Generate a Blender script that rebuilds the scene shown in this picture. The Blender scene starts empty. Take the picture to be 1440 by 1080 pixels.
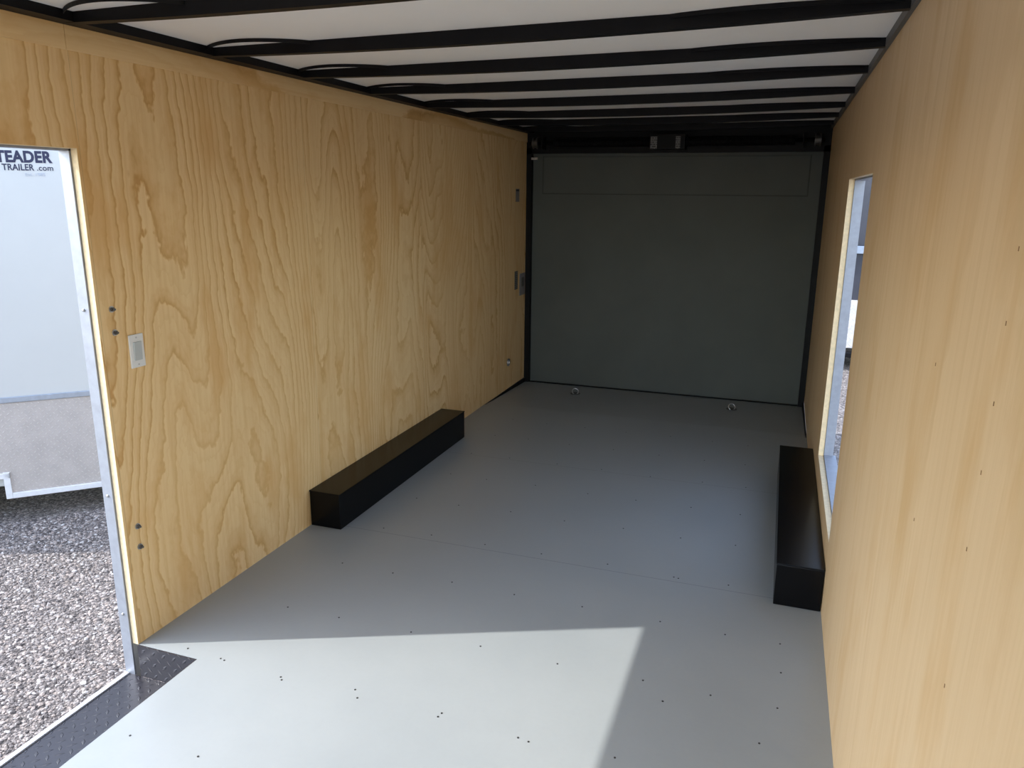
import bpy, bmesh, math, random
from mathutils import Vector, Matrix
random.seed(7)
S = bpy.context.scene
COL = S.collection

# ------------------------------------------------------------------ camera
W, L, H = 2.40, 6.50, 2.12            # inside width, length to the ramp door, height of the wall tops
cam_d = bpy.data.cameras.new('camera'); cam = bpy.data.objects.new('camera', cam_d); COL.objects.link(cam)
cam_d.sensor_width = 36.0; cam_d.lens = 36.0 * 1073.04 / 1440.0; cam_d.clip_start = .02; cam_d.clip_end = 400
Fw = Vector((-0.31841056, 0.91604762, -0.24386775)); Rt = Vector((0.94380013, 0.3303996, 0.00879917)); Up = Vector((-0.08863427, 0.22736066, 0.96976858))
cam.matrix_world = Matrix(((Rt.x, Up.x, -Fw.x, 2.12156), (Rt.y, Up.y, -Fw.y, 0.0), (Rt.z, Up.z, -Fw.z, 1.63785), (0, 0, 0, 1)))
S.camera = cam

# ------------------------------------------------------------------ sun, sky, exposure
SUN_TO = Vector((1.81, 0.79, -1.752)).normalized()
sd = bpy.data.lights.new('sun', 'SUN'); sun = bpy.data.objects.new('sun', sd); COL.objects.link(sun)
sd.energy = 5.8; sd.angle = math.radians(0.53); sd.color = (1.0, 0.965, 0.90)
sun.rotation_euler = SUN_TO.to_track_quat('-Z', 'Y').to_euler()
sun.location = (-6, -3, 7)
world = bpy.data.worlds.new('sky'); S.world = world; world.use_nodes = True
wn = world.node_tree.nodes; wl = world.node_tree.links
bg = wn['Background']; sky = wn.new('ShaderNodeTexSky'); sky.sky_type = 'NISHITA'; sky.sun_disc = False
sky.sun_elevation = math.radians(43); sky.sun_rotation = math.radians(246); sky.air_density = 1.0; sky.dust_density = 1.0; sky.altitude = 200
hs = wn.new('ShaderNodeHueSaturation'); hs.inputs['Saturation'].default_value = .75
wl.new(sky.outputs[0], hs.inputs['Color']); wl.new(hs.outputs[0], bg.inputs[0]); bg.inputs[1].default_value = 0.9
S.view_settings.view_transform = 'Standard'; S.view_settings.look = 'None'
S.view_settings.gamma = 1.0; S.view_settings.use_curve_mapping = False
S.view_settings.exposure = -0.15

# ------------------------------------------------------------------ helpers
def box(bm, x0, x1, y0, y1, z0, z1):
    v = [bm.verts.new(p) for p in ((x0,y0,z0),(x1,y0,z0),(x1,y1,z0),(x0,y1,z0),(x0,y0,z1),(x1,y0,z1),(x1,y1,z1),(x0,y1,z1))]
    for f in ((0,3,2,1),(4,5,6,7),(0,1,5,4),(1,2,6,5),(2,3,7,6),(3,0,4,7)):
        bm.faces.new([v[i] for i in f])

def prism(bm, pts, lo, hi, axis):
    """polygon pts (two coordinates) swept along axis 0/1/2 from lo to hi"""
    def P(a, b, t):
        return {0: (t, a, b), 1: (a, t, b), 2: (a, b, t)}[axis]
    A = [bm.verts.new(P(a, b, lo)) for a, b in pts]; B = [bm.verts.new(P(a, b, hi)) for a, b in pts]
    bm.faces.new(A); bm.faces.new(B[::-1]); n = len(pts)
    for i in range(n):
        bm.faces.new((A[i], B[i], B[(i+1) % n], A[(i+1) % n]))
    bmesh.ops.recalc_face_normals(bm, faces=bm.faces)

def cyl(bm, c, axis, r, h, seg=20, r2=None):
    """cylinder centred on c, its length h along axis"""
    rot = Vector((0, 0, 1)).rotation_difference(Vector(axis).normalized()).to_matrix().to_4x4()
    bmesh.ops.create_cone(bm, cap_ends=True, segments=seg, radius1=r, radius2=r if r2 is None else r2, depth=h, matrix=Matrix.Translation(c) @ rot)

def torus(bm, c, axis, R, r, n=28, m=8, a0=0, a1=2*math.pi):
    rot = Vector((0, 0, 1)).rotation_difference(Vector(axis).normalized()).to_matrix()
    full = abs(a1-a0-2*math.pi) < 1e-6; rings = []
    for i in range(n if full else n+1):
        a = a0 + (a1-a0)*i/n; ring = []
        for j in range(m):
            b = 2*math.pi*j/m
            p = Vector(((R+r*math.cos(b))*math.cos(a), (R+r*math.cos(b))*math.sin(a), r*math.sin(b)))
            ring.append(bm.verts.new(Vector(c) + rot @ p))
        rings.append(ring)
    k = len(rings)
    for i in range(k if full else k-1):
        A, B = rings[i], rings[(i+1) % k]
        for j in range(m):
            bm.faces.new((A[j], B[j], B[(j+1) % m], A[(j+1) % m]))
    bmesh.ops.recalc_face_normals(bm, faces=bm.faces)

def obj(name, bm, mat, parent=None, bevel=0, smooth=False):
    me = bpy.data.meshes.new(name)
    bm.to_mesh(me); bm.free()
    o = bpy.data.objects.new(name, me); COL.objects.link(o)
    if mat: me.materials.append(mat)
    if parent is not None:
        o.parent = parent; o.matrix_parent_inverse = Matrix.Translation(-parent.location) if parent.type == 'EMPTY' else Matrix.Identity(4)
    if smooth:
        for p in me.polygons: p.use_smooth = True
    if bevel:
        m = o.modifiers.new('bevel', 'BEVEL'); m.width = bevel; m.segments = 2; m.limit_method = 'ANGLE'
    return o

def boxes(*bs):
    bm = bmesh.new()
    for b in bs: box(bm, *b)
    return bm

def thing(name, label, cat, loc=(0, 0, 0), group=None):
    o = bpy.data.objects.new(name, None); COL.objects.link(o); o.location = loc; o.empty_display_size = .1
    tag(o, label, cat, group); return o

def tag(o, label, cat, group=None):
    o['label'] = label; o['category'] = cat
    if group: o['group'] = group
    return o

def struct(o):
    o['kind'] = 'structure'; return o

# ------------------------------------------------------------------ materials
class NT:
    def __init__(s, name):
        s.m = bpy.data.materials.new(name); s.m.use_nodes = True; s.t = s.m.node_tree
        s.b = s.t.nodes['Principled BSDF']
    def n(s, kind, **kw):
        o = s.t.nodes.new('ShaderNode' + kind)
        for k, v in kw.items(): setattr(o, k, v)
        return o
    def l(s, a, b): s.t.links.new(a, b)
    def val(s, sock, v):
        if hasattr(v, 'is_linked') or isinstance(v, bpy.types.NodeSocket): s.l(v, sock)
        else: sock.default_value = v
    def math(s, op, a, b=0.0, c=None):
        o = s.n('Math', operation=op); s.val(o.inputs[0], a); s.val(o.inputs[1], b)
        if c is not None: s.val(o.inputs[2], c)
        return o.outputs[0]
    def pos(s):
        g = s.n('NewGeometry'); x = s.n('SeparateXYZ'); s.l(g.outputs['Position'], x.inputs[0])
        return x.outputs
    def vec(s, a, b, c):
        o = s.n('CombineXYZ')
        for i, v in enumerate((a, b, c)): s.val(o.inputs[i], v)
        return o.outputs[0]
    def noise(s, v, scale, detail=2, rough=.5, dist=0):
        o = s.n('TexNoise'); s.l(v, o.inputs['Vector']); o.inputs['Scale'].default_value = scale
        o.inputs['Detail'].default_value = detail; o.inputs['Roughness'].default_value = rough; o.inputs['Distortion'].default_value = dist
        return o.outputs[0]
    def ramp(s, f, stops, interp='LINEAR'):
        o = s.n('ValToRGB'); s.l(f, o.inputs[0]); o.color_ramp.interpolation = interp
        e = o.color_ramp.elements
        while len(e) < len(stops): e.new(.5)
        for i, (p, c) in enumerate(stops):
            e[i].position = p; e[i].color = (c if len(c) == 4 else (*c, 1)) if isinstance(c, tuple) else (c, c, c, 1)
        return o.outputs[0]
    def mix(s, f, a, b, mode='MIX'):
        o = s.n('Mix', data_type='RGBA', blend_type=mode)
        s.val(o.inputs[0], f)
        for i, v in ((6, a), (7, b)):
            if isinstance(v, tuple): v = (*v, 1) if len(v) == 3 else v
            s.val(o.inputs[i], v)
        return o.outputs[2]
    def bump(s, h, strength=.3, dist=.01):
        o = s.n('Bump'); s.l(h, o.inputs['Height']); o.inputs['Strength'].default_value = strength; o.inputs['Distance'].default_value = dist
        s.l(o.outputs[0], s.b.inputs['Normal'])
    def done(s, col=None, rough=None, metal=None, spec=None):
        for k, v in (('Base Color', col), ('Roughness', rough), ('Metallic', metal), ('Specular IOR Level', spec)):
            if v is None: continue
            if isinstance(v, tuple): v = (*v, 1)
            s.val(s.b.inputs[k], v)
        return s.m

def plain(name, col, rough=.5, metal=0., spec=.5, wear=.12, scale=12):
    t = NT(name); g = t.n('NewGeometry')
    f = t.noise(g.outputs['Position'], scale, 4, .6)
    lo = tuple(c*(1-wear) for c in col); hi = tuple(min(1, c*(1+wear)) for c in col)
    c = t.ramp(f, [(.3, lo), (.7, hi)])
    return t.done(c, rough, metal, spec)

def plywood(name, across, along, light, mid, dark, rings=11., width=1.0, stretch=.20, contrast=1., seed=0., seam=1.22, seam_at=None, fibre=1., base_scale=1.7, rough=.55, fine_amt=.3, streak=.45, flame=.60, tilt=0., flame_col=(.70, .40, .14)):
    """rotary-cut pine: contour lines of a stretched height field; across/along = axis indices"""
    t = NT(name); P = t.pos(); a = P[across]; z = P[along]
    if seam_at is not None:
        sh = t.math('DIVIDE', t.math('SUBTRACT', a, seam_at), seam); cell = t.math('FLOOR', sh)
        off = t.math('MULTIPLY', cell, 7.31)
    else:
        sh = None; off = 0.0
    a2 = t.math('ADD', t.math('ADD', a, seed), t.math('MULTIPLY', z, tilt))
    v = t.vec(a2, t.math('MULTIPLY', z, stretch), off)
    wob = t.noise(t.vec(a2, t.math('MULTIPLY', z, .8), t.math('ADD', off, 3.0)), 9, 3, .6)
    h = t.noise(v, base_scale, 1.5, .45)
    wob2 = t.noise(t.vec(t.math('MULTIPLY', a2, 3.), t.math('MULTIPLY', z, 1.1), t.math('ADD', off, 9.0)), 14, 2, .6)
    h = t.math('ADD', h, t.math('ADD', t.math('MULTIPLY', wob, .030), t.math('MULTIPLY', wob2, .012)))
    # steady drift across the sheet so that lines run upright between the whorls
    h2 = t.math('ADD', t.math('MULTIPLY', h, rings), t.math('MULTIPLY', a2, width))
    fr = t.math('FRACT', h2)
    line = t.ramp(fr, [(0., 0.), (.5, .10), (.78, .50), (.92, 1.), (1., .0)])
    fr2 = t.math('FRACT', t.math('MULTIPLY', h2, 3.0))
    fine = t.ramp(fr2, [(0., 0.), (.6, .3), (.9, 1.), (1., 0.)])
    patch = t.noise(t.vec(a2, t.math('MULTIPLY', z, .35), off), 2.3, 2, .5)
    amt = t.ramp(patch, [(.30, .35), (.62, 1.)])
    k = t.math('MULTIPLY', t.math('MULTIPLY', line, amt), contrast)
    fb = t.noise(t.vec(t.math('MULTIPLY', a2, 170.), t.math('MULTIPLY', z, 3.), 0.), 1., 3, .6)
    fbs = t.ramp(fb, [(.3, 0.), (.7, 1.)])
    c = t.mix(k, light, mid)
    k2 = t.math('MULTIPLY', t.math('POWER', k, 2.2), .75)
    c = t.mix(k2, c, dark)
    c = t.mix(t.math('MULTIPLY', fine, fine_amt), c, mid)
    st = t.noise(t.vec(t.math('MULTIPLY', a2, 38.), t.math('MULTIPLY', z, .9), t.math('ADD', off, 2.)), 1., 3, .65)
    c = t.mix(t.math('MULTIPLY', t.ramp(st, [(.46, 0.), (.68, 1.)]), streak), c, mid)
    fl = t.noise(t.vec(t.math('MULTIPLY', a2, 5.5), t.math('MULTIPLY', z, 1.5), t.math('ADD', off, 6.)), 1., 4, .6)
    c = t.mix(t.math('MULTIPLY', t.ramp(fl, [(.52, 0.), (.66, 1.)]), flame), c, flame_col)
    c = t.mix(t.math('MULTIPLY', fbs, .16*fibre), c, mid)
    big = t.noise(t.vec(a2, t.math('MULTIPLY', z, .5), 5.), 1.1, 2, .5)
    c = t.mix(t.ramp(big, [(.35, 0.), (.75, .35)]), c, mid)
    # little knots and pitch flecks
    vo = t.n('TexVoronoi', feature='F1'); t.l(t.vec(a2, t.math('MULTIPLY', z, .45), off), vo.inputs['Vector']); vo.inputs['Scale'].default_value = 3.2
    fleck = t.ramp(vo.outputs['Distance'], [(0., 1.), (.018, .9), (.035, 0.)])
    c = t.mix(t.math('MULTIPLY', fleck, .65), c, dark)
    if sh is not None:
        f = t.math('FRACT', sh); d = t.math('MINIMUM', f, t.math('SUBTRACT', 1., f))
        s = t.math('LESS_THAN', d, .0006)
        c = t.mix(t.math('MULTIPLY', s, .35), c, (.10, .055, .02))
    t.bump(t.math('ADD', t.math('MULTIPLY', fb, .4), t.math('MULTIPLY', k, .6)), .12, .002)
    return t.done(c, rough, 0., .35)

PL, PM, PD = (.88, .66, .36), (.72, .45, .18), (.54, .275, .08)
M = {}
M['ply_left'] = plywood('ply_left', 1, 2, PL, PM, PD, rings=30., width=13.0, stretch=.19, contrast=1.12, seed=3.4, seam_at=1.925)
M['ply_right'] = plywood('ply_right', 1, 2, (.64, .475, .285), (.52, .35, .175), (.42, .25, .10), rings=9., width=1.2, stretch=.10, contrast=.38, seed=11.2, fine_amt=.10, streak=.40, flame=.55, tilt=.055, flame_col=(.52, .32, .13), fibre=1.3, base_scale=1.2)
M['ply_header'] = plywood('ply_header', 2, 1, PL, PM, PD, rings=9., width=3., stretch=.16, contrast=1.3, seed=1.4)
M['ply_edge'] = plain('ply_edge', (.80, .64, .40), .7, wear=.1, scale=60)

def diamond(name, col, U, V, f=26., rough=.35, metal=.0, bumpd=.004, raised=None, spec=.5):
    """tread plate: lozenges in alternating directions. U and V map position sockets to plane coordinates"""
    t = NT(name); P = t.pos()
    def lin(w):
        return t.math('ADD', t.math('ADD', t.math('MULTIPLY', P[0], w[0]), t.math('MULTIPLY', P[1], w[1])), t.math('MULTIPLY', P[2], w[2]))
    u0, v0 = lin(U), lin(V)
    u = t.math('MULTIPLY', t.math('ADD', u0, v0), f*.7071); v = t.math('MULTIPLY', t.math('SUBTRACT', u0, v0), f*.7071)
    cu, cv = t.math('FLOOR', u), t.math('FLOOR', v)
    par = t.math('ABSOLUTE', t.math('MODULO', t.math('ADD', cu, cv), 2.0))
    fu = t.math('ABSOLUTE', t.math('SUBTRACT', t.math('FRACT', u), .5)); fv = t.math('ABSOLUTE', t.math('SUBTRACT', t.math('FRACT', v), .5))
    A = t.math('ADD', t.math('DIVIDE', fu, .48), t.math('DIVIDE', fv, .17))
    B = t.math('ADD', t.math('DIVIDE', fu, .17), t.math('DIVIDE', fv, .48))
    s = t.n('Mix', data_type='FLOAT'); t.l(par, s.inputs[0]); t.l(A, s.inputs[2]); t.l(B, s.inputs[3])
    h = t.ramp(s.outputs[0], [(0., 1.), (.75, .8), (1., 0.)])
    g = t.n('NewGeometry'); nz = t.noise(g.outputs['Position'], 9, 4, .6)
    c = t.ramp(nz, [(.3, tuple(x*.86 for x in col)), (.7, col)])
    c = t.mix(t.math('MULTIPLY', h, .8), c, raised or tuple(min(1, x*1.5) for x in col))
    t.bump(h, .9, bumpd)
    return t.done(c, rough, metal, spec)

# grey floor paint with the joints of the deck boards and scuffs
t = NT('grey_floor_paint'); P = t.pos(); g = t.n('NewGeometry')
n1 = t.noise(g.outputs['Position'], 2.2, 4, .6); n2 = t.noise(g.outputs['Position'], 60, 3, .6)
c = t.ramp(n1, [(.3, (.30, .330, .345)), (.7, (.328, .357, .370))])
c = t.mix(t.math('MULTIPLY', t.ramp(n2, [(.45, 0.), (.75, 1.)]), .10), c, (.27, .285, .295))
f = t.math('FRACT', t.math('DIVIDE', t.math('SUBTRACT', P[1], 1.86), 1.22)); d = t.math('MINIMUM', f, t.math('SUBTRACT', 1., f))
sm = t.math('MULTIPLY', t.math('LESS_THAN', d, .0016), t.math('GREATER_THAN', P[1], 2.5))
c = t.mix(t.math('MULTIPLY', sm, .55), c, (.12, .125, .13))
grain = t.noise(t.vec(t.math('MULTIPLY', P[0], 6.), t.math('MULTIPLY', P[1], 90.), 0.), 1., 4, .6)
t.bump(t.math('ADD', t.math('MULTIPLY', grain, .5), t.math('MULTIPLY', n2, .3)), .10, .002)
M['floor'] = t.done(c, t.ramp(n1, [(.3, .30), (.7, .40)]), 0., .5)

t = NT('white_roof_sheet'); g = t.n('NewGeometry'); n1 = t.noise(g.outputs['Position'], 3.0, 4, .6)
c = t.ramp(n1, [(.3, (.90, .90, .885)), (.7, (.93, .93, .915))])
M['ceiling'] = t.done(c, .45, 0., .4)

M['black_steel'] = plain('black_steel', (.004, .004, .005), .5, 0., .18, .3)
M['gap_grey'] = plain('gap_grey', (.045, .048, .044), .6)
M['switch_grey'] = plain('switch_grey', (.50, .53, .53), .45, wear=.03)
M['rail_grey'] = plain('grey_rail', (.10, .10, .10), .5)
M['black_box'] = plain('black_box_paint', (.0015, .0015, .002), .25, 0., .20, .3)
M['black_rubber'] = plain('black_rubber', (.010, .010, .010), .8, 0., .2)
M['aluminium'] = plain('aluminium', (.40, .45, .54), .42, 1.0, .5, .08, 30)
M['frame_metal'] = plain('dull_frame_metal', (.34, .365, .42), .5, .55, .5, .08, 30)
M['bounce_skin'] = plain('white_bounce_siding', (.82, .82, .80), .35, 0., .5, .02, 2)  # whiter siding of the added trailer, to bounce more light in
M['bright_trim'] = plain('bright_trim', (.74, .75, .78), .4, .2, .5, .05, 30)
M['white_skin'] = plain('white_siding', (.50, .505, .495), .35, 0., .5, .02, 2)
M['white_plastic'] = plain('white_plastic', (.78, .78, .77), .4, 0., .5, .03)
M['dark_screw'] = plain('dark_screw', (.045, .045, .045), .5, .6, .5)
M['staple'] = plain('rusty_staple', (.22, .12, .05), .6)
M['zinc'] = plain('zinc', (.55, .55, .56), .35, .9, .5)
M['bolt'] = plain('weathered_bolt', (.16, .15, .14), .45, .8, .5, .3, 200)
M['door_grey'] = plain('door_grey_paint', (.100, .110, .102), .6, 0., .25, .06, 2.5)
M['black_plate'] = diamond('black_tread_plate', (.035, .034, .042), (1, 0, 0), (0, 1, 1), 30, .28, .0, .003, (.05, .05, .06))
fd = (.7218, .6921, 0)
M['tread_ext'] = diamond('bright_tread_plate', (.47, .425, .40), fd, (0, 0, 1), 34, .5, .1, .002, (.56, .52, .49))
M['tread_far'] = diamond('far_tread_plate', (.66, .64, .62), (1, 0, 0), (0, 0, 1), 16, .4, .35, .004, (.80, .78, .76))
M['navy'] = plain('navy_lettering', (.018, .020, .055), .5, 0., .4)
M['grey_ink'] = plain('pale_grey_lettering', (.42, .45, .52), .5)
M['charcoal'] = plain('charcoal_siding', (.035, .036, .048), .35, 0., .5, .1, 3)
M['foil'] = plain('label_paper', (.24, .225, .23), .5, .0, .5, .1, 40)
t = NT('printed_label'); P = t.pos()
a = t.math('GREATER_THAN', t.math('FRACT', t.math('MULTIPLY', P[2], 62.)), .45)
b = t.math('GREATER_THAN', t.noise(t.vec(t.math('MULTIPLY', P[1], 150.), t.math('FLOOR', t.math('MULTIPLY', P[2], 62.)), t.math('MULTIPLY', P[0], 150.)), 1., 1), .45)
c = t.mix(t.math('MULTIPLY', a, b), (.17, .17, .165), (.03, .03, .03)); M['label'] = t.done(c, .5)

# gravel
def gravel(name, tint=1.):
    t = NT(name); g = t.n('NewGeometry'); v = g.outputs['Position']
    vo = t.n('TexVoronoi', feature='F1'); t.l(v, vo.inputs['Vector']); vo.inputs['Scale'].default_value = 55
    vo2 = t.n('TexVoronoi', feature='F1'); t.l(v, vo2.inputs['Vector']); vo2.inputs['Scale'].default_value = 120
    sx = t.n('SeparateColor'); t.l(vo.outputs['Color'], sx.inputs[0])
    c = t.ramp(sx.outputs[0], [(0., (.09, .08, .08)), (.3, (.18, .16, .153)), (.6, (.27, .24, .23)), (.85, (.34, .29, .26)), (1., (.50, .48, .47))])
    c = t.mix(t.ramp(t.noise(v, 1.3, 4, .6), [(.35, 0.), (.7, .35)]), c, (.17, .14, .12))
    gap = t.ramp(vo.outputs['Distance'], [(.35, 0.), (.75, 1.)])
    c = t.mix(t.math('MULTIPLY', gap, .6), c, (.04, .036, .036))
    h = t.math('ADD', t.math('MULTIPLY', vo.outputs['Distance'], -1.), t.math('MULTIPLY', vo2.outputs['Distance'], -.4))
    t.bump(h, 1., .012)
    return t.done(c, .85, 0., .25)
M['gravel'] = gravel('gravel')
t = NT('gravel_stone'); oi = t.n('NewGeometry'); ri = oi.outputs['Random Per Island']
c = t.ramp(ri, [(0., (.08, .072, .072)), (.25, (.17, .15, .145)), (.55, (.27, .245, .235)), (.8, (.36, .30, .27)), (1., (.52, .50, .49))])
M['stone'] = t.done(c, .85, 0., .25)

# ------------------------------------------------------------------ setting: floor, walls, ceiling
YF = -1.30                                # front end of the modelled trailer
D0, D1, DZ = -0.65, 1.915, 1.76            # side door opening: y range, widened out of view for more light, and top
E0, E1, EZ0, EZ1 = 3.05, 4.17, 0.295, 1.715   # escape door opening in the right wall
SX = 0.268                                # inner edge of the step well
bm = bmesh.new()
box(bm, 0, W, D1, 5.5, -.045, 0); box(bm, SX, W, D0, D1, -.045, 0); box(bm, 0, W, YF, D0, -.045, 0)
prism(bm, [(5.5, -.045), (5.5, 0), (6.56, -.045), (6.56, -.09)], 0, W, 0)
floor = struct(obj('floor', bm, M['floor']))
# deck screws in rows over the joists, some of them in pairs
proto = None; rows = [1.53, 1.93, 2.335, 2.735, 3.125, 3.53, 3.93, 4.325, 4.73, 5.13]
spots = []
for r in rows:
    for x in (.36, .61, .905, 1.20, 1.495, 1.79, 2.035, 2.24):
        if r > 2.8 and x > 2.2: continue
        spots.append((x + random.uniform(-.015, .015), r + random.uniform(-.012, .012)))
spots += [(.345, 1.945), (.625, 1.915), (.89, 1.955), (1.215, 1.945), (1.52, 1.915), (1.82, 3.115), (1.88, 2.25), (2.19, 2.15), (.19, 1.955), (2.25, 2.55)]
for x, y in spots:
    if proto is None:
        bm = bmesh.new(); cyl(bm, (0, 0, 0), (0, 0, 1), .0034, .0014, 8)
        o = proto = obj('screw', bm, M['dark_screw'], floor)
    else:
        o = proto.copy(); COL.objects.link(o); o.parent = floor
    o.location = (x, y, .0006)

def wall_pieces(x0, x1, y0, y1, z0, z1, oy0, oy1, oz0, oz1):
    out = [(x0, x1, y0, oy0, z0, z1), (x0, x1, oy1, y1, z0, z1), (x0, x1, oy0, oy1, oz1, z1)]
    if oz0 > z0: out.append((x0, x1, oy0, oy1, z0, oz0))
    return out
YE = 6.43
wl_ = struct(obj('wall_left', boxes(*wall_pieces(-.026, 0, YF, YE, -.0, H, D0, D1, -.0, DZ)), M['ply_left']))
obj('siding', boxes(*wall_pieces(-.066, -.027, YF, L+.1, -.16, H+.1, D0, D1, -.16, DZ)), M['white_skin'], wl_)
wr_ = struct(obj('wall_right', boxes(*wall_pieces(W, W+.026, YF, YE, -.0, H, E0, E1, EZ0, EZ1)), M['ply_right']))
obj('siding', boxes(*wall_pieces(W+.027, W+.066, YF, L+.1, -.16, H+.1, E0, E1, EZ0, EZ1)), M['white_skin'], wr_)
# raw cut edges of the plywood round the two openings
obj('cut_edge', boxes((-.0255, -.0005, D1-.0015, D1, -.0, DZ), (-.0255, -.0005, D0, D0+.0015, 0, DZ), (-.0255, -.0005, D0, D1, DZ-.0015, DZ)), M['ply_edge'], wl_)
obj('cut_edge', boxes((W+.0005, W+.0255, E1-.0015, E1, EZ0, EZ1), (W+.0005, W+.0255, E0, E0+.0015, EZ0, EZ1), (W+.0005, W+.0255, E0, E1, EZ1-.0015, EZ1), (W+.0005, W+.0255, E0, E1, EZ0, EZ0+.0015)), M['ply_edge'], wr_)
# staples down the right wall where it is nailed to a stud
for i, (y, z) in enumerate([(1.117, 1.575), (1.118, 1.481), (1.112, 1.376), (1.117, 1.279), (1.124, 1.164), (1.513, 1.345), (1.50, 1.05), (1.12, .95)]):
    obj('staple', boxes((W-.0008, W+.001, y-.0009, y+.0009, z-.003, z+.003)), M['staple'], wr_)

ceil = struct(obj('ceiling', boxes((-.066, W+.066, YF, L+.1, H+.0285, H+.10)), M['ceiling']))

# black roof rails and the plywood strip along the top of the left wall
struct(obj('trim_1', boxes((.0, .065, YF, YE, H, H+.029)), M['black_steel']))
struct(obj('trim_2', boxes((W-.014, W, YF, YE, H, H+.029)), M['rail_grey']))
t3 = struct(obj('trim_3', boxes((.0, .006, YF, -.31, 2.048, H), (.0, .006, -.308, 1.916, 2.048, H), (.0, .006, 1.918, 4.37, 2.048, H), (.0, .006, 4.372, YE, 2.048, H)), M['ply_header'], bevel=.0012))
# black gap strip at the wall foot where the deck falls away
bm = bmesh.new(); prism(bm, [(5.45, .0), (YE, .0), (YE, -.045), (5.45, -.002)], .001, .012, 0); struct(obj('trim_4', bm, M['black_steel']))
bm = bmesh.new(); prism(bm, [(5.45, .0), (YE, .0), (YE, -.045), (5.45, -.002)], W-.012, W-.001, 0); struct(obj('trim_5', bm, M['black_steel']))

# aluminium frames lining the outer half of the openings
f6 = struct(obj('trim_6', boxes((-.070, -.027, D1-.008, D1-.001, -.13, DZ), (-.070, -.027, D0+.001, D0+.008, -.13, DZ), (-.070, -.027, D0, D1, DZ-.008, DZ-.001)), M['frame_metal']))
for z in (1.245, .585, .12):
    bm = bmesh.new(); cyl(bm, (-.048, D1-.010, z), (0, -1, 0), .006, .006, 10, .004); obj('rivet', bm, M['zinc'], f6, smooth=True)
f7 = struct(obj('trim_7', boxes((W+.027, W+.072, E1-.008, E1-.001, EZ0, EZ1), (W+.027, W+.072, E0+.001, E0+.008, EZ0, EZ1), (W+.027, W+.072, E0, E1, EZ1-.008, EZ1-.001), (W+.027, W+.085, E0, E1, EZ0+.001, EZ0+.008)), M['frame_metal']))

# step well of black tread plate inside the side door
st = thing('door_step', 'black diamond tread plate step with bright metal edge, just inside the left doorway', 'step', ((SX)/2, (D0+D1)/2, -.13))
obj('tread', boxes((-.052, SX-.002, D0+.009, D1-.009, -.142, -.13)), M['black_plate'], st)
obj('riser', boxes((SX-.006, SX-.001, D0+.009, D1-.009, -.13, -.002)), M['black_plate'], st)
obj('side_plate', boxes((.0, SX-.002, D1-.007, D1-.001, -.13, -.001)), M['black_plate'], st)
tag_edge = obj('edge_strip', boxes((-.072, -.052, D0+.009, D1-.009, -.146, -.124)), M['bright_trim'], st, bevel=.002)
tag_edge['label'] = 'bright metal outer edge'

# ------------------------------------------------------------------ roof bows
def bow_parts(root, sag=.018):
    # square tube spanning the roof, hung slightly down in the middle
    bm = bmesh.new(); n = 16; rings = []
    for i in range(n+1):
        u = i/n; x = .012 + (W-.024)*u; dz = -sag*4*u*(1-u); dy = -.085*u
        rings.append([bm.verts.new((x, dy+a, b+dz)) for a, b in ((-.034, 0.), (0, 0.), (0, .028+sag*4*u*(1-u)), (-.034, .028+sag*4*u*(1-u)))])
    for A, B in zip(rings, rings[1:]):
        for j in range(4): bm.faces.new((A[j], B[j], B[(j+1) % 4], A[(j+1) % 4]))
    bm.faces.new(rings[0]); bm.faces.new(rings[-1][::-1]); bmesh.ops.recalc_face_normals(bm, faces=bm.faces)
    tube = obj('tube', bm, M['black_steel']); tube.parent = root
    for s in (0, 1):       # thin curved strap at each end under the roof sheet
        bm = bmesh.new(); n = 20; rings = []
        for i in range(n+1):
            u = i/n; x = .03 + (.46 if s == 0 else .62)*u; y = -.034 - (.105 if s == 0 else .040)*math.sin(math.pi*u)**.8
            if s: x = W - x
            y += -.085*(x/W)
            rings.append([bm.verts.new((x, y+a, b)) for a, b in ((-.0015, .016), (.0015, .016), (.0015, .028), (-.0015, .028))])
        for A, B in zip(rings, rings[1:]):
            for j in range(4): bm.faces.new((A[j], B[j], B[(j+1) % 4], A[(j+1) % 4]))
        bm.faces.new(rings[0]); bm.faces.new(rings[-1][::-1]); bmesh.ops.recalc_face_normals(bm, faces=bm.faces)
        o = obj('strap', bm, M['black_steel']); o.parent = root
ords = ['closest to the ramp door', 'second from the ramp door', 'third from the ramp door', 'fourth from the ramp door', 'fifth from the ramp door', 'sixth from the ramp door', 'seventh from the ramp door', 'eighth from the ramp door']
ys = [6.20, 5.63, 5.028, 4.374, 3.706, 3.115, 2.545, 1.937]
b0 = None
for i, y in enumerate(ys):
    lab = 'black steel roof bow across the white ceiling, ' + ords[i]
    if b0 is None:
        r = b0 = thing('roof_bow', lab, 'roof bow', (0, y, H), 'black roof bows under the white ceiling'); bow_parts(r)
    else:
        r = b0.copy(); COL.objects.link(r); r.location = (0, y, H); r['label'] = lab
        for ch in list(b0.children):
            c = ch.copy(); COL.objects.link(c); c.parent = r

# ------------------------------------------------------------------ ramp door end
door = struct(obj('door_1', boxes((.045, W-.045, L-.02, L+.03, -.06, 1.975)), M['door_grey']))
obj('door_panel', boxes((.139, W-.134, L-.028, L-.0202, 1.632, 1.93)), M['door_grey'], door, bevel=.003)
for gx0, gx1, gz0, gz1 in ((.131, .139, 1.624, 1.935), (W-.134, W-.126, 1.624, 1.935), (.139, W-.134, 1.624, 1.632)):
    obj('panel_gap', boxes((gx0, gx1, L-.0215, L-.0202, gz0, gz1)), M['gap_grey'], door)
obj('hinge_bar', boxes((.04, W-.04, L-.055, L-.022, -.085, -.035)), M['black_steel'], door, bevel=.004)
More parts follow.
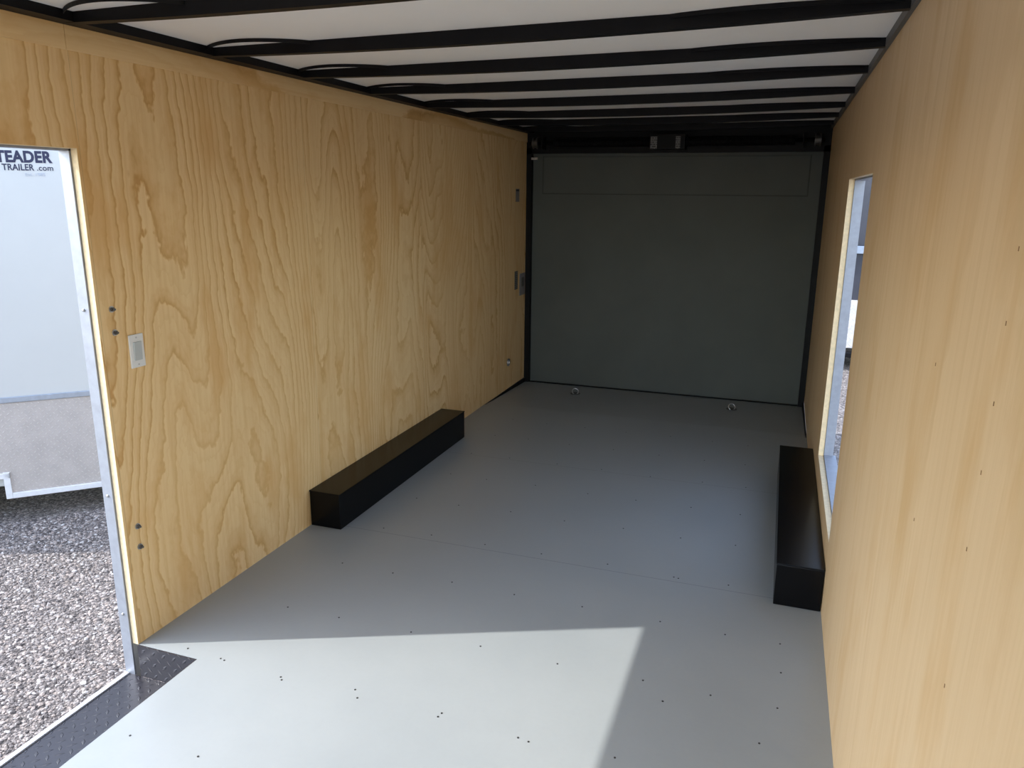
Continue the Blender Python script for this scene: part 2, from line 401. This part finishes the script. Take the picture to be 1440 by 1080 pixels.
# frame round the ramp door: two posts and the header
struct(obj('trim_8', boxes((.0, .045, YE, L+.1, -.085, 2.0), (W-.045, W, YE, L+.1, -.085, 2.0), (.0, W, YE, L+.1, 1.955, H+.029)), M['black_steel']))
obj_catch = thing('door_catch', 'small pale metal catch at the top left corner of the ramp door', 'latch', (.075, YE-.01, 1.925))
obj('catch_plate', boxes((.045, .10, YE-.012, YE-.0005, 1.905, 1.925)), M['zinc'], obj_catch, bevel=.002)
obj('catch_tongue', boxes((.06, .075, YE-.03, YE-.012, 1.910, 1.918)), M['zinc'], obj_catch, bevel=.002)

sp = thing('spring_assembly', 'black coil spring shaft over the ramp door with cable drums at both ends', 'door spring', (W/2, 6.36, 2.03), None)
bm = bmesh.new(); cyl(bm, (W/2, 6.36, 2.035), (1, 0, 0), .016, W-.10, 20); obj('shaft', bm, M['black_steel'], sp, smooth=True)
for x0, x1 in ((.26, 1.06), (1.34, 2.14)):        # the two coiled springs as one wound wire each
    bm = bmesh.new(); pts = []; turns = int((x1-x0)/.011); n = turns*10; ring = []; m = 5; R_ = .034; r_ = .0048
    prev = None
    for i in range(n+1):
        a = 2*math.pi*i/10; x = x0 + (x1-x0)*i/n
        cc = Vector((x, 6.36 + R_*math.cos(a), 2.035 + R_*math.sin(a))); e1 = Vector((0, math.cos(a), math.sin(a))); e2 = Vector((1, 0, 0))
        rg = [bm.verts.new(cc + r_*(math.cos(2*math.pi*j/m)*e1 + math.sin(2*math.pi*j/m)*e2)) for j in range(m)]
        if prev:
            for j in range(m): bm.faces.new((prev[j], rg[j], rg[(j+1) % m], prev[(j+1) % m]))
        prev = rg
    bmesh.ops.recalc_face_normals(bm, faces=bm.faces)
    obj('coil_spring', bm, M['black_steel'], sp, smooth=True)
for x in (.085, W-.115):
    bm = bmesh.new(); cyl(bm, (x, 6.36, 2.035), (1, 0, 0), .046, .012, 28); cyl(bm, (x+.035, 6.36, 2.035), (1, 0, 0), .046, .012, 28); cyl(bm, (x+.0175, 6.36, 2.035), (1, 0, 0), .036, .03, 28)
    o = obj('cable_drum', bm, M['bolt'], sp, bevel=.002); o['label'] = 'dull grey metal cable drum'
for x in (.17, W-.20):
    obj('bracket', boxes((x-.004, x+.004, 6.30, YE, 1.985, 2.085), (x-.03, x+.03, YE-.004, YE-.0005, 1.975, 2.095)), M['black_steel'], sp, bevel=.001)
obj('centre_housing', boxes((1.062, 1.338, 6.297, 6.425, 1.975, 2.09)), M['black_steel'], sp, bevel=.003)
# printed labels on the header between the springs
for x, w, lab in ((1.095, .052, 'wider pale printed label on the black header above the ramp door, left of the other'), (1.283, .036, 'narrower pale printed label on the black header above the ramp door, right of the other')):
    o = obj('warning_label', boxes((x-w/2, x+w/2, 6.2952, 6.2966, 1.978, 2.07)), M['label']); tag(o, lab, 'label', 'printed labels over the ramp door')

# ------------------------------------------------------------------ wheel boxes
def wheel_box(name_label, x0, x1, wallside):
    ya, yb, h = 3.03, 4.62, .187
    r = thing('wheel_box', name_label, 'wheel box', ((x0+x1)/2, (ya+yb)/2, 0), 'black wheel boxes along the walls')
    obj('side_panel', boxes((x0+.002, x1-.002, ya+.001, yb-.001, .0005, h-.006)), M['black_box'], r, bevel=.003)
    obj('top_panel', boxes((x0, x1, ya-.001, yb+.001, h-.006, h)), M['black_box'], r, bevel=.002)
wheel_box('long black wheel box on the floor against the left plywood wall', .0015, .176, 0)
wheel_box('long black wheel box on the floor below the open window in the right wall', W-.187, W-.0015, 1)

# ------------------------------------------------------------------ small things on the left wall
sw = thing('light_switch', 'white rocker light switch on the left plywood wall by the doorway', 'light switch', (0, 2.056, 1.083))
obj('switch_plate', boxes((.0002, .006, 2.026, 2.089, 1.024, 1.142)), M['white_plastic'], sw, bevel=.002)
bm = bmesh.new(); prism(bm, [(.0062, 1.050), (.0095, 1.050), (.0125, 1.116), (.0062, 1.116)], 2.040, 2.074, 1); obj('rocker', bm, M['switch_grey'], sw, bevel=.001)
for z in (1.035, 1.131):
    bm = bmesh.new(); cyl(bm, (.0065, 2.057, z), (1, 0, 0), .003, .0016, 10); obj('screw', bm, M['zinc'], sw)

b0 = None
for (y, z, lab) in ((1.972, 1.242, 'bolt head beside the doorway, topmost of four, above the light switch'),
                    (1.974, 1.162, 'bolt head beside the doorway, second from the top, left of the light switch'),
                    (1.972, .449, 'bolt head low beside the doorway, upper of the lower pair'),
                    (1.972, .369, 'bolt head low beside the doorway, lowest of the four')):
    if b0 is None:
        r = b0 = thing('hinge_bolt', 'dark ' + lab, 'bolt', (0, y, z), 'hinge bolts through the left wall beside the doorway')
        bm = bmesh.new(); cyl(bm, (.0015, 0, 0), (1, 0, 0), .011, .0028, 20); o = obj('washer', bm, M['zinc']); o.parent = r
        bm = bmesh.new(); cyl(bm, (.0065, 0, 0), (1, 0, 0), .0078, .007, 6); o = obj('nut', bm, M['bolt']); o.parent = r
        bm = bmesh.new(); cyl(bm, (.013, 0, 0), (1, 0, 0), .0038, .008, 12); o = obj('thread_end', bm, M['bolt']); o.parent = r
    else:
        r = b0.copy(); COL.objects.link(r); r.location = (0, y, z); r['label'] = 'dark ' + lab
        for ch in list(b0.children):
            c = ch.copy(); COL.objects.link(c); c.parent = r

o = obj('notice_sticker', boxes((.0002, .0012, 6.155, 6.245, 1.56, 1.665)), M['foil']); tag(o, 'small faded sticker high on the far end of the left wall', 'sticker')
obj('header_band', boxes((.0012, .0016, 6.16, 6.24, 1.645, 1.66)), M['dark_screw'], o)
o = obj('printed_notice', boxes((.0002, .0012, 6.145, 6.225, .83, .985)), M['label']); tag(o, 'pale printed notice on the far left wall, just left of the metal plate', 'notice')
pl = thing('vent_plate', 'pale metal plate on the far end of the left wall beside the ramp door', 'metal plate', (0, 6.34, .85))
obj('plate', boxes((.0002, .006, 6.27, 6.41, .765, .955)), M['foil'], pl, bevel=.002)
obj('slot', boxes((.0062, .010, 6.31, 6.37, .84, .92)), M['bolt'], pl, bevel=.001)
dr = thing('cable_grommet', 'small round pale metal fitting low on the left wall near the ramp door', 'wall fitting', (0, 5.99, .23))
bm = bmesh.new(); torus(bm, (.006, 5.99, .23), (1, 0, 0), .027, .006); obj('ring', bm, M['zinc'], dr, smooth=True)
bm = bmesh.new(); cyl(bm, (.0025, 5.99, .23), (1, 0, 0), .022, .004, 24); obj('cap', bm, M['white_plastic'], dr)

# tie-down rings in the deck in front of the ramp door
for x, y, z, lab in ((.566, 6.12, -.026, 'recessed metal tie-down ring in the grey floor, left one by the ramp door'), (1.855, 6.10, -.026, 'recessed metal tie-down ring in the grey floor, right one by the ramp door')):
    r = thing('floor_ring', lab, 'tie-down ring', (x, y, z), 'tie-down rings in the floor by the ramp door')
    bm = bmesh.new(); cyl(bm, (x, y, z+.004), (0, 0, 1), .042, .003, 24); obj('dish', bm, M['bolt'], r, bevel=.001)
    bm = bmesh.new(); torus(bm, (x, y, z+.022), (.3, -.8, .55), .026, .0045); obj('ring', bm, M['zinc'], r, smooth=True)

# ------------------------------------------------------------------ outside: ground
G = -.65
# the white trailer's face runs diagonally: A0 a point of the face, dv along it, nv towards the doorway
A0 = Vector((-2.41-.494*1.205*.7218, 4.00-.494*1.205*.6921, 0)); dv = Vector(fd); nv = Vector((.6921, -.7218, 0))
t = struct(obj('ground', boxes((-60, 60, -60, 90, G-.2, G)), M['gravel']))
# loose stones over the gravel in view
bm = bmesh.new(); bmesh.ops.create_icosphere(bm, subdivisions=1, radius=1.)
bv = [v.co.copy() for v in bm.verts]; bf = [[v.index for v in f.verts] for f in bm.faces]; bm.free()
def stones(n, region, r0, r1, rnd):
    V = []; F = []
    for i in range(n):
        x, y = region(rnd); r = r0 + (r1-r0)*rnd.random()**3
        q = Matrix.Rotation(rnd.uniform(0, 6.28), 3, 'Z') @ Matrix.Rotation(rnd.uniform(-.4, .4), 3, 'X')
        sc = Vector((r*rnd.uniform(.8, 1.4), r*rnd.uniform(.6, 1.), r*rnd.uniform(.4, .75))); k = len(V)
        for v in bv:
            j = rnd.uniform(.82, 1.16); p = q @ Vector((v.x*sc.x*j, v.y*sc.y*j, v.z*sc.z*j)); V.append((x+p.x, y+p.y, G+sc.z*.25+p.z))
        F += [[a+k for a in f] for f in bf]
    me = bpy.data.meshes.new('gravel_stones'); me.from_pydata(V, [], F); me.update(); return me
def reg(r):
    while True:
        x, y = r.uniform(-4.4, -.35), r.uniform(1.2, 5.6)
        if abs(y - 2.0 + .75*(x+.3)) < 1.0 and (Vector((x, y, 0)) - A0).dot(nv) > .05: return x, y       # strip seen through the doorway
me = stones(22000, reg, .005, .014, random.Random(3)); me.materials.append(M['stone'])
o = bpy.data.objects.new('gravel_stones', me); COL.objects.link(o); o['kind'] = 'stuff'; o['label'] = 'loose grey and tan gravel outside the left doorway'; o['category'] = 'gravel'

# ------------------------------------------------------------------ outside: white trailer beyond the left doorway
def fbox(bm, s0, s1, q0, q1, z0, z1):      # s along the face, q out of it
    c = [A0 + dv*s + nv*q for s, q in ((s0, q0), (s1, q0), (s1, q1), (s0, q1))]
    v = [bm.verts.new((p.x, p.y, z)) for z in (z0, z1) for p in c]
    for f in ((0,3,2,1),(4,5,6,7),(0,1,5,4),(1,2,6,5),(2,3,7,6),(3,0,4,7)): bm.faces.new([v[i] for i in f])
    bmesh.ops.recalc_face_normals(bm, faces=bm.faces)
def fb(*bs):
    bm = bmesh.new()
    for b in bs: fbox(bm, *b)
    return bm
tr = thing('cargo_trailer', 'white cargo trailer with a tread plate skirt parked outside the left doorway', 'trailer', (A0 - nv*1.0 + dv*.5).to_tuple()[:2] + (G,))
s0, s1 = -1.6, 1.9
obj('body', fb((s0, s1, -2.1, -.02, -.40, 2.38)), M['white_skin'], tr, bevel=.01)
obj('side_sheet', fb((s0, s1, -.02, 0., .23, 2.37)), M['white_skin'], tr)
obj('tread_plate_skirt', fb((.0, s1, -.019, .003, -.45, .21), (s0, .0, -.019, .003, -.30, .21)), M['tread_ext'], tr)
obj('rub_rail', fb((s0, s1, 0., .012, .205, .245)), M['aluminium'], tr, bevel=.003)
obj('edge_trim', fb((.0, s1, -.01, .014, -.485, -.445), (-.04, .0, -.01, .014, -.485, -.29), (s0, -.0, -.01, .014, -.335, -.295)), M['bright_trim'], tr, bevel=.003)
bm = bmesh.new()
for s in (-.45, -1.15):
    c = A0 + dv*s - nv*.17; cyl(bm, (c.x, c.y, G+.31), nv, .31, .2, 32)
    obj('tyre', bm, M['black_rubber'], tr, bevel=.02); bm = bmesh.new()
    c = A0 + dv*s - nv*.06; cyl(bm, (c.x, c.y, G+.31), nv, .18, .02, 24); obj('wheel_rim', bm, M['zinc'], tr, bevel=.004); bm = bmesh.new()
bm.free()
# lettering on the trailer side
def lettering(text, s_right, z_base, size, mat, bold, stretch=1.):
    cu = bpy.data.curves.new('lettering', 'FONT'); cu.body = text; cu.size = size; cu.extrude = .0008; cu.offset = bold; cu.align_x = 'RIGHT'; cu.space_character = 1.04
    o = bpy.data.objects.new('lettering', cu); COL.objects.link(o)
    p = A0 + dv*s_right + nv*.0015; m = Matrix(((dv.x, 0, nv.x, p.x), (dv.y, 0, nv.y, p.y), (0, 1, 0, z_base), (0, 0, 0, 1)))
    bpy.context.view_layer.update()
    me = bpy.data.meshes.new_from_object(o); me.transform(m @ Matrix.Diagonal((stretch, 1, 1, 1)))
    bpy.data.objects.remove(o); me.materials.append(mat)
    q = bpy.data.objects.new('lettering', me); COL.objects.link(q); q.parent = tr; q.matrix_parent_inverse = Matrix.Translation(-tr.location); return q
q = lettering('HOMESTEADER', .505, 1.800, .098, M['navy'], .0042, .85); q['label'] = 'dark navy capital lettering'
q = lettering('TRAILER', .400, 1.748, .056, M['navy'], .0012, .82); q['label'] = 'smaller dark lettering'
q = lettering('.com', .512, 1.748, .050, M['navy'], .0004, .95); q['label'] = 'small dark lettering'
q = lettering('Est. 1985', .462, 1.712, .030, M['grey_ink'], .0, 1.); q['label'] = 'tiny pale grey lettering'

# ------------------------------------------------------------------ outside: right side
fe = thing('wheel_fender', 'pale metal wheel fender outside, under the opening in the right wall', 'fender', (W+.17, 3.8, .2))
bm = bmesh.new(); prism(bm, [(2.95, .10), (3.20, .235), (4.10, .235), (4.55, .10), (4.52, .09), (4.09, .222), (3.21, .222), (2.98, .09)], W+.068, W+.30, 0)
obj('fender_top', bm, M['white_skin'], fe, bevel=.002)
obj('latch', boxes((W+.074, W+.105, 3.36, 3.44, .2352, .255)), M['bolt'], fe, bevel=.003)
obj('latch', boxes((W+.074, W+.105, 3.60, 3.66, .2352, .25)), M['bolt'], fe, bevel=.003)
for y in (3.42, 4.28):
    bm = bmesh.new(); cyl(bm, (W+.18, y, G+.33), (1, 0, 0), .33, .19, 32); obj('tyre', bm, M['black_rubber'], fe, bevel=.02)

dt = thing('dark_trailer', 'charcoal cargo trailer with bright tread plate below, seen far off through the right opening', 'trailer', (4.3, 12.2, G))
obj('body', boxes((2.5, 5.6, 11.02, 16.0, -.33, 1.99)), M['charcoal'], dt, bevel=.01)
obj('tread_plate_skirt', boxes((2.5, 5.6, 10.99, 11.02, -.35, .29)), M['tread_far'], dt)
obj('latch_bar', boxes((2.90, 5.2, 10.955, 10.98, .90, 1.00), (2.88, 2.99, 10.95, 11.02, .76, 1.12)), M['aluminium'], dt, bevel=.006)
obj('bumper', boxes((2.55, 5.5, 10.9, 11.0, -.47, -.40)), M['black_steel'], dt, bevel=.01)
for x in (2.95, 5.2):
    bm = bmesh.new(); cyl(bm, (x, 11.45, G+.31), (1, 0, 0), .31, .2, 32); obj('tyre', bm, M['black_rubber'], dt, bevel=.02)

# white trailer added out of view, its sunlit flank bounces light through the opening
wt = thing('bounce_trailer', 'added unseen white trailer beyond the right wall, bouncing sunlight through the opening', 'trailer', (6.7, -1.0, G))
obj('body', boxes((5.62, 7.9, -6.0, 2.9, -.15, 2.0)), M['bounce_skin'], wt, bevel=.01)
obj('tread_plate_skirt', boxes((5.60, 5.62, -6.0, 2.9, -.15, .25)), M['tread_far'], wt)
for y in (-2.2, -1.35):
    bm = bmesh.new(); cyl(bm, (5.75, y, G+.33), (1, 0, 0), .33, .2, 32); obj('tyre', bm, M['black_rubber'], wt, bevel=.02)
